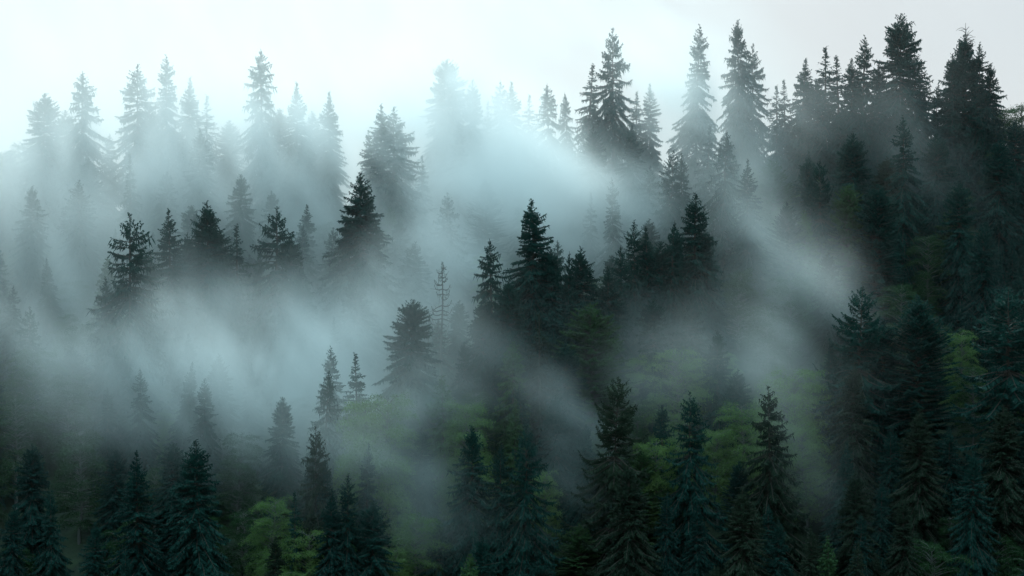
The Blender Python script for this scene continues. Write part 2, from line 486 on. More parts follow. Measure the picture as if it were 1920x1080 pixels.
# the bare snag with hooked twigs and a last tuft of needles
def snag_parts(H=26.0):
    rg = np.random.default_rng(5)
    zs = np.linspace(0, H, 16)
    wx = 0.12 * np.sin(zs * 0.4)
    trunk = tube(np.column_stack([wx, 0 * zs, zs]), 0.24 * (1 - zs / H) ** 0.8 + 0.035, 7)
    tw = []
    z = H * 0.38
    while z < H - 0.8:
        t = (H - z) / H
        for k in range(2):
            az = rg.uniform(0, 6.28)
            ln = (0.9 + 5.4 * t * rg.uniform(0.35, 1.2))
            s = np.linspace(0, 1, 8)
            hook = rg.choice([-0.6, 0.55, 0.9])
            r = ln * s * (1 - 0.25 * s * s)
            zz = z + ln * (-0.35 * s + (0.35 + hook * 0.5) * s ** 3)
            a = az + 0.5 * s * rg.normal()
            p = np.column_stack([np.cos(a) * r, np.sin(a) * r, zz])
            tw.append(tube(p, np.linspace(0.095, 0.05, 8), 4))
            for q in range(3):
                i = rg.integers(2, 7)
                d = rg.normal(0, 0.3, 3); d[2] = abs(d[2]) * rg.choice([-1, 1]) * 1.5
                tw.append(tube(np.array([p[i], p[i] + d * 0.7, p[i] + d * 1.3]), [0.032, 0.026, 0.018], 4))
        z += rg.uniform(0.55, 1.0)
    n = 170
    zt = H - 3.2 * rg.random(n) ** 1.1
    wdt = (H - zt) * 0.13 + 0.02
    az = rg.uniform(0, 6.28, n)
    rr = wdt * rg.random(n)
    base = np.column_stack([np.cos(az) * rr, np.sin(az) * rr, zt - 0.15])
    d = np.column_stack([np.cos(az), np.sin(az), rg.uniform(-0.5, 0.9, n)]); d /= np.linalg.norm(d, axis=1, keepdims=True)
    return trunk, merge(tw), kites(base, d, rg.uniform(0.14, 0.3, n), rg.uniform(0.07, 0.12, n), rg)
tk, tw, cr = snag_parts()
proto('snag', tk, cr, M_SPRUCE, M_DEAD, 26.0, 'dead_spruce', [('bare_branches', tw, M_DEAD)])

# the bushy ridge spruce whose leader has died to twisted bare twigs
def deadtop():
    tk, cr = spruce_parts(seed=77, H=29.2, R0=6.2, power=0.52, droop=0.5, nb=8, rag=0.45, hang=0.7, dome=0.25)
    rg = np.random.default_rng(3)
    tw = []
    tw.append(tube([(0, 0, 24), (0.1, 0, 27), (-0.1, 0, 29), (-0.25, 0, 31)], [0.12, 0.09, 0.06, 0.03], 5))
    for k in range(34):
        z = rg.uniform(26.0, 30.0); az = rg.uniform(0, 6.28); ln = rg.uniform(0.7, 2.0)
        s = np.linspace(0, 1, 6)
        a = az + rg.normal(0, 0.8) * s
        p = np.column_stack([np.cos(a) * ln * s, np.sin(a) * ln * s, z + ln * (0.9 * s - rg.uniform(0.2, 1.1) * s ** 2)])
        tw.append(tube(p, np.linspace(0.06, 0.02, 6), 4))
    proto('deadtop', tk, cr, M_SPRUCE, M_BARK, 31.0, 'spruce_tree', [('bare_top', merge(tw), M_DEAD)])
deadtop()

USED = {}
PLACED = []
def plant(kind, x, y, H, w=1.0, rot=0.0, label='', group=None, cat=None, lean=0.0):
    lst, H0, name = PROTO[kind]
    root = bpy.data.objects.new(name, None)
    S.collection.objects.link(root)
    s = H / H0
    root.location = (x, y, gz(x, y) - 0.1)
    root.scale = (s * w * 1.05, s * w * 1.05, s)
    root.rotation_euler = (lean * 0.3, lean, rot)
    root.empty_display_size = 1
    root['label'] = label
    root['category'] = cat or {'spruce_tree': 'spruce', 'fir_tree': 'fir', 'beech_tree': 'beech', 'dead_spruce': 'dead tree'}[name]
    if group:
        root['group'] = group
    for nm, me in lst:
        o = bpy.data.objects.new(nm, me)
        S.collection.objects.link(o)
        o.parent = root
    PLACED.append((kind, x, y, H, w))
    return root

# ------------------------------------------------------------------ the trees one can tell apart
# (pixel x of the top, pixel y of the top, height in metres, kind, width factor, label)
HEROES = [
 # ridge, left half, deep in mist
 (80, 175, 25, 'full', 1.0, 'misty grey spruce at the left end of the ridge line'),
 (155, 132, 29, 'openb', 1.15, 'misty spruce with shaggy top, second from left on ridge'),
 (258, 120, 29, 'openb', 1.0, 'misty ridge spruce left of the sharp topped trio'),
 (316, 102, 31, 'sharpb', 0.85, 'sharp pale spruce, tallest of the left ridge trio'),
 (352, 142, 28, 'sharp', 0.9, 'pale ridge spruce pressed against the sharpest one'),
 (388, 180, 26, 'thin', 1.2, 'short misty ridge spruce at the right of the left trio'),
 (492, 92, 33, 'open', 0.95, 'tall pale ridge spruce with one long bough reaching left'),
 (556, 155, 28, 'sharpb', 0.85, 'very faint spruce just right of the long-boughed one'),
 (618, 170, 27, 'sharp', 0.85, 'nearly vanished spruce in the whitest mist'),
 (10, 272, 12, 'darkbeech', 1.0, 'misty rounded tree crown at the left edge of the skyline'),
 (45, 262, 13, 'bushy', 1.0, 'misty low leafy crown below the leftmost ridge spruce'),
 (205, 250, 15, 'sharp', 1.1, 'small misty spruce filling the gap between ridge groups at left'),
 (430, 262, 14, 'full', 0.9, 'small misty spruce under the long left-reaching bough'),
 (247, 290, 25, 'thin', 1.0, 'slim misty spruce rising above the open crowned left one'),
 (372, 242, 25, 'sharp', 0.9, 'blurred spruce standing in front of the left ridge trio'),
 (-25, 278, 14, 'bushy', 1.2, 'misty bush crown cut by the left edge of the picture'),
 (22, 290, 15, 'full', 1.0, 'low misty spruce between the leafy crowns at left skyline'),
 (100, 262, 15, 'darkbeech', 1.0, 'misty leafy crown in the dip right of leftmost ridge spruce'),
 (285, 195, 22, 'full', 0.9, 'misty spruce filling between second and third ridge tops at left'),
 (425, 225, 20, 'fullb', 0.9, 'misty spruce directly left of the long reaching bough'),
 (525, 205, 22, 'full', 0.9, 'pale spruce on the right flank of the long-boughed one'),
 (585, 210, 21, 'fullb', 0.9, 'almost white spruce between two nearly vanished ones'),
 (120, 205, 20, 'full', 0.9, 'misty spruce wedged between the two leftmost ridge spruces'),
 (60, 350, 22, 'full', 0.9, 'blurred spruce low under the left end of the ridge'),
 (150, 340, 22, 'fullb', 0.9, 'blurred spruce below the shaggy topped ridge one'),
 (310, 320, 21, 'full', 0.9, 'blurred spruce between ridge trio and mid left group'),
 (450, 330, 22, 'full', 0.9, 'blurred spruce above the small slim fourth one'),
 # pair and shoulder in the middle left
 (715, 195, 30, 'sharpb', 1.05, 'left and taller of the two hazy twin spruces'),
 (737, 200, 30, 'openb', 1.1, 'right hand one of the two hazy twin spruces'),
 (694, 252, 24, 'sharp', 0.85, 'hazy spruce shouldering the twins from the left'),
 (760, 232, 25, 'open', 0.8, 'ragged hazy spruce close to the right of the twins'),
 (790, 292, 20, 'thin', 1.1, 'small hazy spruce lowest at the right of the twins'),
 (650, 410, 26, 'sharp', 0.8, 'dim spruce on the left flank of the big grey column'),
 (705, 420, 25, 'sharpb', 0.8, 'dim spruce on the right flank of the big grey column'),
 (665, 500, 24, 'full', 0.8, 'dark spruce at the foot of the big grey column'),
 (675, 325, 34, 'fullb', 0.95, 'big grey spruce column below the hazy twins'),
 (842, 112, 31, 'broad', 0.75, 'broad ghostly ridge spruce almost white with mist'),
 (885, 148, 28, 'sharp', 0.85, 'ghostly spruce overlapping the broad ghostly one'),
 (860, 226, 24, 'sharpb', 0.9, 'faint spruce below the broad ghostly ridge spruce'),
 # ridge, centre
 (938, 148, 24, 'open', 0.85, 'dark ragged ridge spruce, left one of the centre couple'),
 (958, 152, 24, 'sharpb', 0.95, 'dark dense ridge spruce, right one of the centre couple'),
 (912, 190, 18, 'thin', 1.1, 'thin little spruce left of the dark centre couple'),
 (990, 178, 20, 'thin', 1.2, 'small pale ridge spruce right of the dark centre couple'),
 (1030, 158, 24, 'openb', 0.85, 'slender ragged ridge spruce midway between centre couple and tall pale one'),
 (1066, 172, 21, 'open', 0.7, 'thin ridge spruce with drooping sparse arms'),
 (1096, 122, 28, 'thin', 1.25, 'dark needle thin spruce beside the tall pale one'),
 (1150, 52, 35, 'open', 0.75, 'tall pale open spruce towering over the centre ridge'),
 (1190, 172, 22, 'thin', 1.1, 'thin spruce close under the tall pale open one'),
 (1217, 156, 25, 'sharpb', 0.85, 'grey ridge spruce right of the tall pale open one'),
 (1180, 232, 24, 'sharp', 0.85, 'dim blue spruce below the gap at the centre ridge'),
 (1112, 238, 24, 'full', 0.75, 'dim dark spruce below the needle thin one'),
 (1300, 48, 36, 'sharpb', 0.8, 'tall pale spruce half dissolved in mist, left of darker giant'),
 (1388, 38, 36, 'fullb', 0.62, 'tall dark shaggy spruce right of the half dissolved one'),
 (1412, 82, 31, 'openb', 0.7, 'second leader crowding the tall dark shaggy spruce'),
 (1318, 236, 23, 'thin', 1.2, 'faint thin spruce in front of the half dissolved giant'),
 (1355, 243, 26, 'openb', 0.9, 'hazy spruce with tiered boughs inside the light shaft'),
 (1402, 300, 24, 'sharpb', 0.9, 'hazy spruce behind the tiered one in the light shaft'),
 (1255, 280, 25, 'open', 0.8, 'hazy sparse spruce with long hooked arms'),
 (1278, 288, 23, 'openb', 0.7, 'hazy sparse spruce touching the hook armed one'),
 (1155, 332, 26, 'openb', 0.75, 'open drooping spruce standing clear against bright gully mist'),
 (1105, 360, 22, 'thin', 0.9, 'small faint spruce in the bright gully mist'),
 # ridge, right, clear and dark
 (1458, 160, 18, 'thin', 1.2, 'little spruce at the left foot of the dark ridge'),
 (1473, 150, 19, 'thin', 1.1, 'little pointed spruce second in the dark ridge row'),
 (1500, 108, 24, 'sharpb', 1.0, 'grey green pointed spruce first tall one of dark ridge'),
 (1547, 88, 27, 'thin', 1.35, 'slim open topped spruce on the dark ridge'),
 (1578, 105, 25, 'thin', 1.3, 'slender spruce tucked between two taller dark ridge ones'),
 (1598, 108, 24, 'sharp', 0.9, 'left shoulder spruce of the pointed dark ridge pair'),
 (1615, 65, 29, 'sharpb', 0.9, 'pointed dark ridge spruce left of the highest one'),
 (1685, 25, 33, 'full', 0.85, 'highest darkest spruce of the whole right ridge'),
 (1718, 92, 26, 'open', 0.9, 'ragged spruce on the right flank of the highest one'),
 (1745, 155, 21, 'openb', 0.9, 'low ragged spruce under the highest one, right side'),
 (1811, 40, 30, 'deadtop', 0.88, 'bushy dark ridge spruce with bare dead twigs on top'),
 (1838, 78, 25, 'openb', 0.8, 'second tip of the bushy clump beside the dead topped spruce'),
 (1790, 100, 22, 'full', 0.8, 'dark spruce on the left flank of the dead topped one'),
 (1852, 118, 22, 'full', 0.8, 'dark spruce on the right flank of the dead topped one'),
 (1885, 182, 14, 'darkbeech', 0.9, 'round leafed tree at the right end of the ridge'),
 (1916, 172, 15, 'darkbeech', 1.0, 'leafy tree cut by the right picture edge on the skyline'),
 (1650, 118, 24, 'fullb', 0.85, 'dark spruce between the pointed and the highest ridge ones'),
 (1530, 150, 20, 'full', 0.9, 'dark bushy spruce filling below the slim open topped one'),
 (1905, 225, 20, 'full', 1.0, 'dark spruce below the skyline leafy tree at the right edge'),
 (1950, 200, 18, 'darkbeech', 1.1, 'leafy crown spilling in from the right picture edge'),
 (1868, 215, 18, 'fullb', 0.9, 'low dark spruce in front of the round leafed skyline tree'),
 # right slope
 (1693, 215, 30, 'sharp', 0.85, 'tall dark spruce on the slope below the highest ridge one'),
 (1600, 250, 26, 'full', 0.8, 'dark spruce halfway down the right slope'),
 (1540, 300, 26, 'tiered', 0.62, 'dark spruce with sagging tiers left edge of right slope'),
 (1640, 345, 24, 'fir', 0.9, 'round headed fir on the dark right slope'),
 (1590, 345, 22, 'greenfir', 0.8, 'dull green dome crowned fir below sagging tiers'),
 (1473, 378, 21, 'fir', 0.85, 'dome shaped dark fir at the edge of the light shaft'),
 (1510, 395, 20, 'young', 0.9, 'young dull spruce right beside the dome shaped fir'),
 (1800, 340, 25, 'fullb', 0.8, 'brown green spruce on the upper right slope'),
 (1760, 250, 25, 'fullb', 0.8, 'dark spruce right of the tall slope spruce'),
 (1875, 260, 26, 'full', 0.85, 'dark spruce under the round leafed skyline tree'),
 (1845, 420, 26, 'fullb', 0.85, 'very dark spruce against the right upper slope'),
 (1740, 430, 16, 'darkbeech', 0.8, 'dull green leafy tree on the dark right slope'),
 (1690, 520, 17, 'darkbeech', 0.9, 'mid green leafy crown above the rounded fir'),
 (1655, 640, 14, 'greenfir', 0.6, 'small green fir between the two big dark right firs'),
 (1482, 505, 16, 'darkbeech', 1.0, 'green dome crown inside the lower light shaft'),
 (1440, 560, 15, 'darkbeech', 1.0, 'green leafy crown left below the misted dome'),
 # middle left group in front of mist
 (243, 400, 36, 'open', 1.0, 'open crowned spruce, leftmost of the mid left group'),
 (325, 392, 32, 'sharpb', 1.05, 'pointed spruce second in the mid left group'),
 (390, 380, 33, 'full', 0.9, 'darkest spruce in the middle of the mid left group'),
 (452, 422, 28, 'thin', 1.35, 'small slim spruce fourth in the mid left group'),
 (517, 387, 33, 'open', 1.0, 'spruce with shelving boughs right side of mid left group'),
 (578, 490, 25, 'sharp', 0.85, 'lowest spruce ending the mid left group'),
 (352, 440, 26, 'full', 0.75, 'dark spruce wedged between second and darkest of mid left group'),
 (285, 470, 25, 'sharp', 0.8, 'dim spruce between first and second of the mid left group'),
 (425, 470, 24, 'sharpb', 0.8, 'dim spruce leaning behind the small slim fourth one'),
 (548, 440, 25, 'full', 0.75, 'dim dense spruce right of the shelving boughs'),
 (490, 470, 22, 'openb', 0.7, 'small spruce tucked against the shelving boughs'),
 (200, 520, 26, 'openb', 0.8, 'misted spruce leaning into the open crowned leftmost one'),
 # the middle spur
 (826, 490, 26, 'snag', 1.0, 'thin dead spruce with bare hooked twigs against bright mist'),
 (765, 562, 28, 'broad', 0.88, 'broad dense spruce left of the bare dead one'),
 (627, 650, 24, 'sharp', 0.9, 'small dark spruce at the left end of the spur'),
 (672, 664, 24, 'thin', 1.35, 'slim spruce with tiny spire near the spur end'),
 (604, 690, 26, 'open', 0.75, 'droopy greyish spruce lowest at the spur end'),
 (530, 745, 20, 'full', 0.75, 'faint spruce left of the spur in the mist'),
 (925, 447, 29, 'open', 0.92, 'drooping spruce left of the sharp black one'),
 (1005, 373, 33, 'sharp', 1.0, 'sharp black spruce standing out against the bright mist'),
 (905, 566, 22, 'full', 0.85, 'small dense spruce in front of the drooping one'),
 (960, 520, 26, 'full', 0.8, 'dark spruce between the drooping and the sharp black one'),
 (1090, 464, 27, 'full', 0.85, 'bushy brownish spruce right of the sharp black one'),
 (1064, 470, 27, 'open', 0.62, 'pale thin spruce behind the bushy brownish one'),
 (1160, 462, 26, 'open', 0.9, 'hook boughed spruce left in the dark central cluster'),
 (1190, 415, 29, 'openb', 0.8, 'tufted top spruce left in the dark central cluster'),
 (1216, 424, 28, 'sharpb', 0.85, 'narrow spruce in the middle of the dark central cluster'),
 (1250, 414, 29, 'openb', 0.8, 'spruce with forked tip in the dark central cluster'),
 (1270, 432, 27, 'fullb', 0.8, 'dense low shouldered spruce in the dark central cluster'),
 (1232, 452, 25, 'full', 0.8, 'dense black spruce low in the gap of the central cluster'),
 (1138, 500, 26, 'fullb', 0.8, 'dark spruce at the left foot of the central cluster'),
 (1040, 462, 27, 'full', 0.75, 'dark spruce close behind the right side of the sharp black one'),
 (1303, 364, 33, 'sharp', 0.95, 'highest spruce of the dark central cluster'),
 (1335, 450, 25, 'full', 0.75, 'right flank spruce of the dark central cluster'),
 (1110, 566, 25, 'greenfir', 0.95, 'large green tinted conifer at the heart of the spur'),
 (1012, 590, 25, 'thin_brown', 1.1, 'thin rusty tipped spruce before the sharp black one'),
 (870, 640, 18, 'full', 0.75, 'small grey spruce right of the snag foot'),
 (1060, 640, 24, 'full', 0.8, 'dark spruce under the bushy brownish one'),
 (1225, 560, 24, 'fullb', 0.85, 'dark spruce hanging below the central cluster'),
 (1300, 560, 24, 'full', 0.85, 'dark spruce below the highest cluster spruce'),
 (962, 645, 20, 'young', 0.95, 'light green young spruce in the middle of the spur'),
 (832, 705, 22, 'youngb', 1.1, 'light green young spruce under the broad dense one'),
 (722, 725, 20, 'beech', 0.8, 'yellow green leafy crown at the foot of the spur mist'),
 (685, 745, 18, 'beechb', 0.8, 'pale leafy crown under the slim spired spruce'),
 (1322, 540, 15, 'youngb', 0.9, 'pale green young spruce between cluster and light shaft'),
 (1200, 655, 13, 'beech', 0.85, 'pale leafy crown veiled right of the green conifer'),
 (1275, 648, 15, 'beechb', 0.95, 'pale green leafy crown below the central cluster'),
 (1395, 742, 15, 'beech', 0.95, 'bright leafy crown left of the lone front spruce'),
 (1490, 685, 16, 'beechb', 1.0, 'brightest domed leafy crown above the lone front spruce'),
 (1515, 780, 14, 'beech', 0.85, 'green leafy crown right behind the lone front spruce'),
 (1345, 800, 11, 'beechb', 0.8, 'dim leafy crown low between two front spruces'),
 (1806, 610, 12, 'beech', 0.8, 'yellow leafy tree by the right edge tiers'),
 (1825, 680, 13, 'darkbeech', 0.9, 'green leafy tree below the yellow one at right'),
 (1040, 740, 22, 'full', 0.85, 'dark spruce at the lower end of the large green tinted conifer'),
 (985, 720, 20, 'sharpb', 0.85, 'blue green spruce below the light green young one'),
 (1240, 760, 20, 'full', 0.85, 'dim blue green spruce between shelf boughs and drooping fans'),
 (1345, 620, 22, 'fullb', 0.85, 'dark conifer at the left edge of the lower light shaft'),
 (1195, 735, 14, 'darkbeech', 0.95, 'dim leafy crown right above the dull green fir'),
 (1550, 660, 18, 'youngb', 0.95, 'dim green young spruce left of the stepped bough fir'),
 (895, 720, 16, 'darkbeech', 0.9, 'dim leafy crown above the dense black front spruce'),
 (790, 800, 20, 'sharp', 0.85, 'hazy spruce below the broad dense one'),
 (735, 790, 20, 'openb', 0.85, 'hazy hanging boughed spruce left below the broad dense one'),
 (640, 960, 13, 'darkbeech', 0.9, 'dim leafy crown wrapped round the bottom threesome'),
 (870, 745, 17, 'beechb', 0.75, 'veiled pale leafy crown right of the light green young spruce'),
 (1235, 810, 15, 'beech', 0.8, 'veiled dull leafy crown left of the fan boughed spruce'),
 (1655, 600, 26, 'full', 0.9, 'dark spruce filling between stepped bough fir and rounded fir'),
 (1560, 640, 24, 'sharp', 0.9, 'dim spruce leaning on the left side of stepped bough fir'),
 # right foreground
 (1600, 538, 34, 'tiered', 0.85, 'tall dark fir with stepped boughs jutting left'),
 (1598, 680, 29, 'sharp_brown', 0.9, 'dark spruce in front of the stepped bough fir'),
 (1722, 552, 30, 'fir', 0.98, 'massive rounded dark fir on the right'),
 (1892, 538, 34, 'tiered', 0.98, 'huge black tiered conifer at the right picture edge'),
 (1725, 768, 25, 'full_brown', 0.85, 'brown tipped spruce low on the right'),
 (1880, 760, 26, 'full_brown', 0.95, 'brownish spruce in the lower right corner'),
 (1820, 850, 24, 'fullb', 0.85, 'near black spruce between the two brown tipped ones at right'),
 # central foreground
 (1145, 704, 31, 'tiered_brown', 0.74, 'brownish spruce with heavy shelf boughs at lower left'),
 (1290, 733, 28, 'open', 0.85, 'dark spruce with drooping fans right of the brownish one'),
 (1445, 724, 30, 'open_brown', 0.85, 'lone spruce with rusty tip before bright leafy crowns'),
 (1384, 864, 16, 'fir', 0.8, 'small black domed fir left of the rusty tipped spruce'),
 (1205, 845, 18, 'greenfir', 0.8, 'dull green fir between the shelf boughed and fan boughed spruces'),
 (965, 755, 19, 'youngb', 0.8, 'faint green young spruce above the front trio'),
 (885, 800, 30, 'fullb', 0.85, 'dense black spruce, left of the front trio'),
 (938, 834, 27, 'sharp', 0.85, 'dark spruce in the middle of the front trio'),
 (988, 797, 30, 'open', 0.82, 'spruce with long thin spire, right of the front trio'),
 (1024, 872, 12, 'beech', 0.75, 'yellow green feathery tree behind the long spired spruce'),
 (1180, 868, 26, 'full_brown', 0.8, 'brown coned spruce below the heavy shelf boughs'),
 (1085, 985, 13, 'greenfir', 1.15, 'low rounded green conifer at the bottom centre'),
 (1250, 925, 20, 'sharp', 0.8, 'dark spruce at the bottom between brown and fan boughed ones'),
 (1305, 940, 20, 'sharpb', 0.8, 'narrow dark spruce at the bottom under drooping fans'),
 (1405, 918, 23, 'full_brown', 0.85, 'broad brown green spruce at the bottom right of centre'),
 (1460, 975, 18, 'sharp', 0.9, 'short dark spruce at the bottom below the rusty tipped one'),
 (1520, 985, 18, 'sharpb_brown', 0.9, 'short brownish spruce near the bottom, right of the short dark one'),
 (1555, 1005, 17, 'youngb', 0.9, 'small olive spruce tip at the lower edge'),
 (1608, 1015, 17, 'sharpb_brown', 0.9, 'little brown spruce tip at the lower edge towards the right'),
 (1695, 930, 21, 'sharp_brown', 0.9, 'dim spruce below the low brown tipped one'),
 (830, 975, 18, 'full', 0.85, 'small black spruce leaning on the dense black one'),
 # left foreground
 (262, 848, 28, 'sharpb', 1.05, 'black spruce with jagged sides, left of the foreground pair'),
 (373, 822, 30, 'sharp', 1.05, 'black spruce with needle sharp spire, right of the foreground pair'),
 (620, 915, 23, 'sharp', 0.85, 'dark pointed spruce at the left of the bottom threesome'),
 (653, 888, 25, 'sharpb', 0.8, 'tallest dark spruce of the bottom threesome'),
 (697, 938, 22, 'full', 0.9, 'wide black spruce at the right of the bottom threesome'),
 (553, 925, 20, 'thin', 1.0, 'thin spruce in front of the dark green leafy bush'),
 (515, 1008, 16, 'sharp_brown', 0.9, 'small black spruce tip at the bottom below the leafy bush'),
 (688, 1046, 14, 'sharpb_brown', 1.0, 'tiny brown spruce tip at the very bottom'),
 (592, 800, 26, 'open_brown', 0.7, 'pale brownish spruce veiled in mist above the bottom threesome'),
 (612, 860, 22, 'sharpb', 0.7, 'misty spruce behind the bottom threesome'),
 (685, 830, 22, 'sharpb', 0.75, 'faint spruce floating in the low bright mist'),
 (515, 920, 14, 'beech', 0.95, 'glowing green leafy bush right of the needle sharp spruce'),
 (455, 945, 13, 'darkbeech', 0.9, 'darker leafy bush hugging the needle sharp spruce'),
 (575, 985, 12, 'beechb', 0.9, 'green leafy crown between thin spruce and bottom threesome'),
 (770, 950, 14, 'beech', 0.95, 'pale green leafy crown in the low bright mist'),
 (742, 1020, 11, 'beechb', 0.9, 'dim leafy crown at the bottom below the pale one'),
 (60, 640, 18, 'darkbeech', 1.0, 'dark green leafy crown fading at the left slope'),
 (130, 690, 17, 'darkbeech', 1.0, 'hazy leafy crown right of the fading left one'),
 (30, 730, 18, 'darkbeech', 1.0, 'dark leafy crown low on the left picture edge'),
 (150, 790, 18, 'darkbeech', 1.0, 'shaded leafy crown above the jagged black spruce'),
 (60, 835, 22, 'full', 0.9, 'almost black spruce above the lower left corner pair'),
 (445, 800, 16, 'darkbeech', 0.95, 'misted leafy crown between sharp spire and veiled spruce'),
 (170, 985, 20, 'full', 0.85, 'black spruce left of the jagged one at the bottom'),
 (345, 990, 18, 'full', 0.85, 'black spruce at the bottom between the foreground pair'),
 (15, 950, 20, 'fullb', 0.85, 'black spruce in the lower left corner'),
 (95, 920, 20, 'sharp', 0.9, 'black spruce beside the lower left corner one'),
]
for _k in ('thin', 'sharp'):
    _l = list(PROTO[_k][0]); _m = _l[1][1].copy(); _m.materials[0] = M_BROWN
    PROTO[_k + '_brown'] = ([_l[0], ('crown', _m)], 30.0, 'spruce_tree')
hr = np.random.default_rng(99)
HXY = []
ALT = {'sharp': ['sharp', 'sharpd', 'sharpc'], 'sharpb': ['sharpb', 'sharpc', 'sharpd'], 'full': ['full', 'fullc', 'fulld'], 'fullb': ['fullb', 'fulld', 'fullc'], 'open': ['open', 'openc'], 'openb': ['openb', 'openc', 'sharpc']}
for (px, py, H, kind, w, label) in HEROES:
    if kind in ALT and py not in (373, 52, 822, 848, 797, 364, 325, 195, 200, 400, 392, 380, 387):
        kind = ALT[kind][int(hr.integers(0, len(ALT[kind])))]
    if kind in ('beech', 'beechb'):
        H *= 1.3
    x, y, h = stand(px, py, H)
    h = min(max(h, 0.6 * H), 1.4 * H)
    hard = {'snag': 0.6, 'tiered': 3.0, 'tiered_brown': 2.8}.get(kind, hr.uniform(0, 6.28))
    grp = {'beech': 'leafy trees among the spruces', 'darkbeech': 'leafy trees among the spruces'}.get(PROTO[kind][2], 'spruces and firs on the misty hillside')
    if PROTO[kind][2] == 'beech_tree':
        grp = 'leafy trees among the spruces'
    if kind == 'snag':
        grp = None
    if kind in ('beech', 'beechb'):
        w *= 1.0
    plant(kind, x, y, h, w, hard, label, grp, lean=hr.normal(0, 0.022))
    HXY.append((x, y, h, px, py, label))

# ------------------------------------------------------------------ the forest between them
SKY_ENV = [(0, 285), (200, 275), (420, 290), (560, 260), (640, 300), (800, 300), (900, 262), (1050, 225), (1240, 225), (1440, 225), (1500, 190), (1760, 205), (1920, 225)]
# pixel boxes (x0, y0, x1, y1) where the photograph shows open mist between the trees: no tree top may come up in front of it
OPEN = [(590, 430, 700, 680), (800, 380, 960, 560), (650, 560, 720, 720), (700, 480, 880, 640), (900, 300, 1130, 440), (560, 640, 600, 760), (420, 560, 600, 760), (20, 380, 190, 560)]
fr = np.random.default_rng(2024)
fill = []
LEAFY = {q[5] for q in HEROES if 'beech' in q[3]}
occupied = [(a[0], a[1]) for a in HXY]
RELS = ['right of', 'above right of', 'above', 'above left of', 'left of', 'below left of', 'below', 'below right of']
tries = 0
while len(fill) < 190 and tries < 9000:
    tries += 1
    y = fr.uniform(378, 520)
    hw = TH * y * 1.08
    x = fr.uniform(-hw, hw)
    if y > ridge_y(x) + 3:
        continue
    g = gz(x, y)
    leafy = fr.random() < 0.16
    h = fr.uniform(15, 22) if not leafy else fr.uniform(10, 14)
    px = 960 + x / (TH * y) * 960
    py = 540 - (g + h) / (TH * y) * 960
    if py > 1110 or py < np.interp(px, [e[0] for e in SKY_ENV], [e[1] for e in SKY_ENV]):
        continue
    if min((x - a) ** 2 + (y - b) ** 2 for a, b in occupied) < 4.6 ** 2:
        continue
    bad = False
    for (x0, y0, x1, y1) in OPEN:
        if x0 < px < x1 and y0 < py < y1 and fr.random() < 0.75:
            bad = True
    # do not stand right in front of one of the singled out trees
    for (hx, hy, hh, hpx, hpy, lab) in HXY:
        if y < hy and abs(px - hpx) < (46 if hpy > 700 else 34) and -25 < py - hpy < (170 if hpy > 700 else 130):
            bad = True
        if y < hy and lab in LEAFY and abs(px - hpx) < 60 and -40 < py - hpy < 110:
            bad = True
    if bad:
        continue
    fill.append((x, y, h, px, py, leafy)); occupied.append((x, y))
ADJ = {'sharp': 'pointed', 'sharpb': 'pointed', 'sharpc': 'shaggy', 'sharpd': 'pointed', 'full': 'dense', 'fullb': 'dense', 'fullc': 'shaggy', 'fulld': 'broad',
       'open': 'open', 'openb': 'open', 'openc': 'drooping', 'fir': 'domed', 'full_brown': 'brownish', 'young': 'light', 'greenfir': 'greenish', 'thin': 'slim',
       'darkbeech': 'dull', 'beech': 'bright', 'bushy': 'low'}
def short(lab):
    w = lab.replace(',', '').split()[:8]
    while w[-1] in ('the', 'of', 'a', 'to', 'and', 'in', 'on', 'at', 'with', 'by', 'below', 'above', 'between', 'right', 'left', 'long', 'one', 'before', 'two', 'low', 'lower', 'dark', 'big', 'against', 'from', 'into', 'under', 'behind', 'beside', 'midway', 'just', 'tall', 'pale', 'inside', 'most', 'like', 'for', 'almost', 'dull', 'sharp', 'first', 'second', 'near', 'close'):
        w.pop()
    if len(w) < 4:
        w = lab.replace(',', '').split()[:10]
        while w[-1] in ('the', 'of', 'and', 'in', 'at', 'right', 'left', 'with', 'below', 'two'):
            w.pop()
    return ' '.join(w)
todo = []
for (x, y, h, px, py, leafy) in fill:
    best = min(HXY, key=lambda a: (a[3] - px) ** 2 + (a[4] - py) ** 2)
    a = math.atan2(-(py - best[4]), px - best[3]) % (2 * math.pi)
    rel = RELS[int((a + math.pi / 8) / (math.pi / 4)) % 8]
    if leafy:
        kind = fr.choice(['darkbeech', 'beech', 'bushy'], p=[0.6, 0.1, 0.3])
    else:
        kind = fr.choice(['sharp', 'sharpb', 'full', 'fullb', 'open', 'openb', 'fir', 'full_brown', 'young', 'greenfir', 'thin'],
                         p=[.15, .13, .17, .15, .09, .07, .05, .06, .05, .04, .04])
    if kind in ALT:
        kind = ALT[kind][int(fr.integers(0, len(ALT[kind])))]
    noun = 'leafy crown' if leafy else ('fir' if 'fir' in kind else 'spruce')
    todo.append([ADJ[kind] + ' ' + noun + ' just ' + rel + ' the ' + short(best[5]), py, kind, x, y, h, leafy])
same = {}
for t in todo:
    same.setdefault(t[0], []).append(t)
for lab, ts in same.items():
    if len(ts) > 1:
        ts.sort(key=lambda t: t[1])
        for t, pre in zip(ts, ['upper', 'lower'] if len(ts) == 2 else ['uppermost', 'second highest', 'third highest', 'fourth highest', 'fifth highest']):
            t[0] = pre + ' ' + t[0]
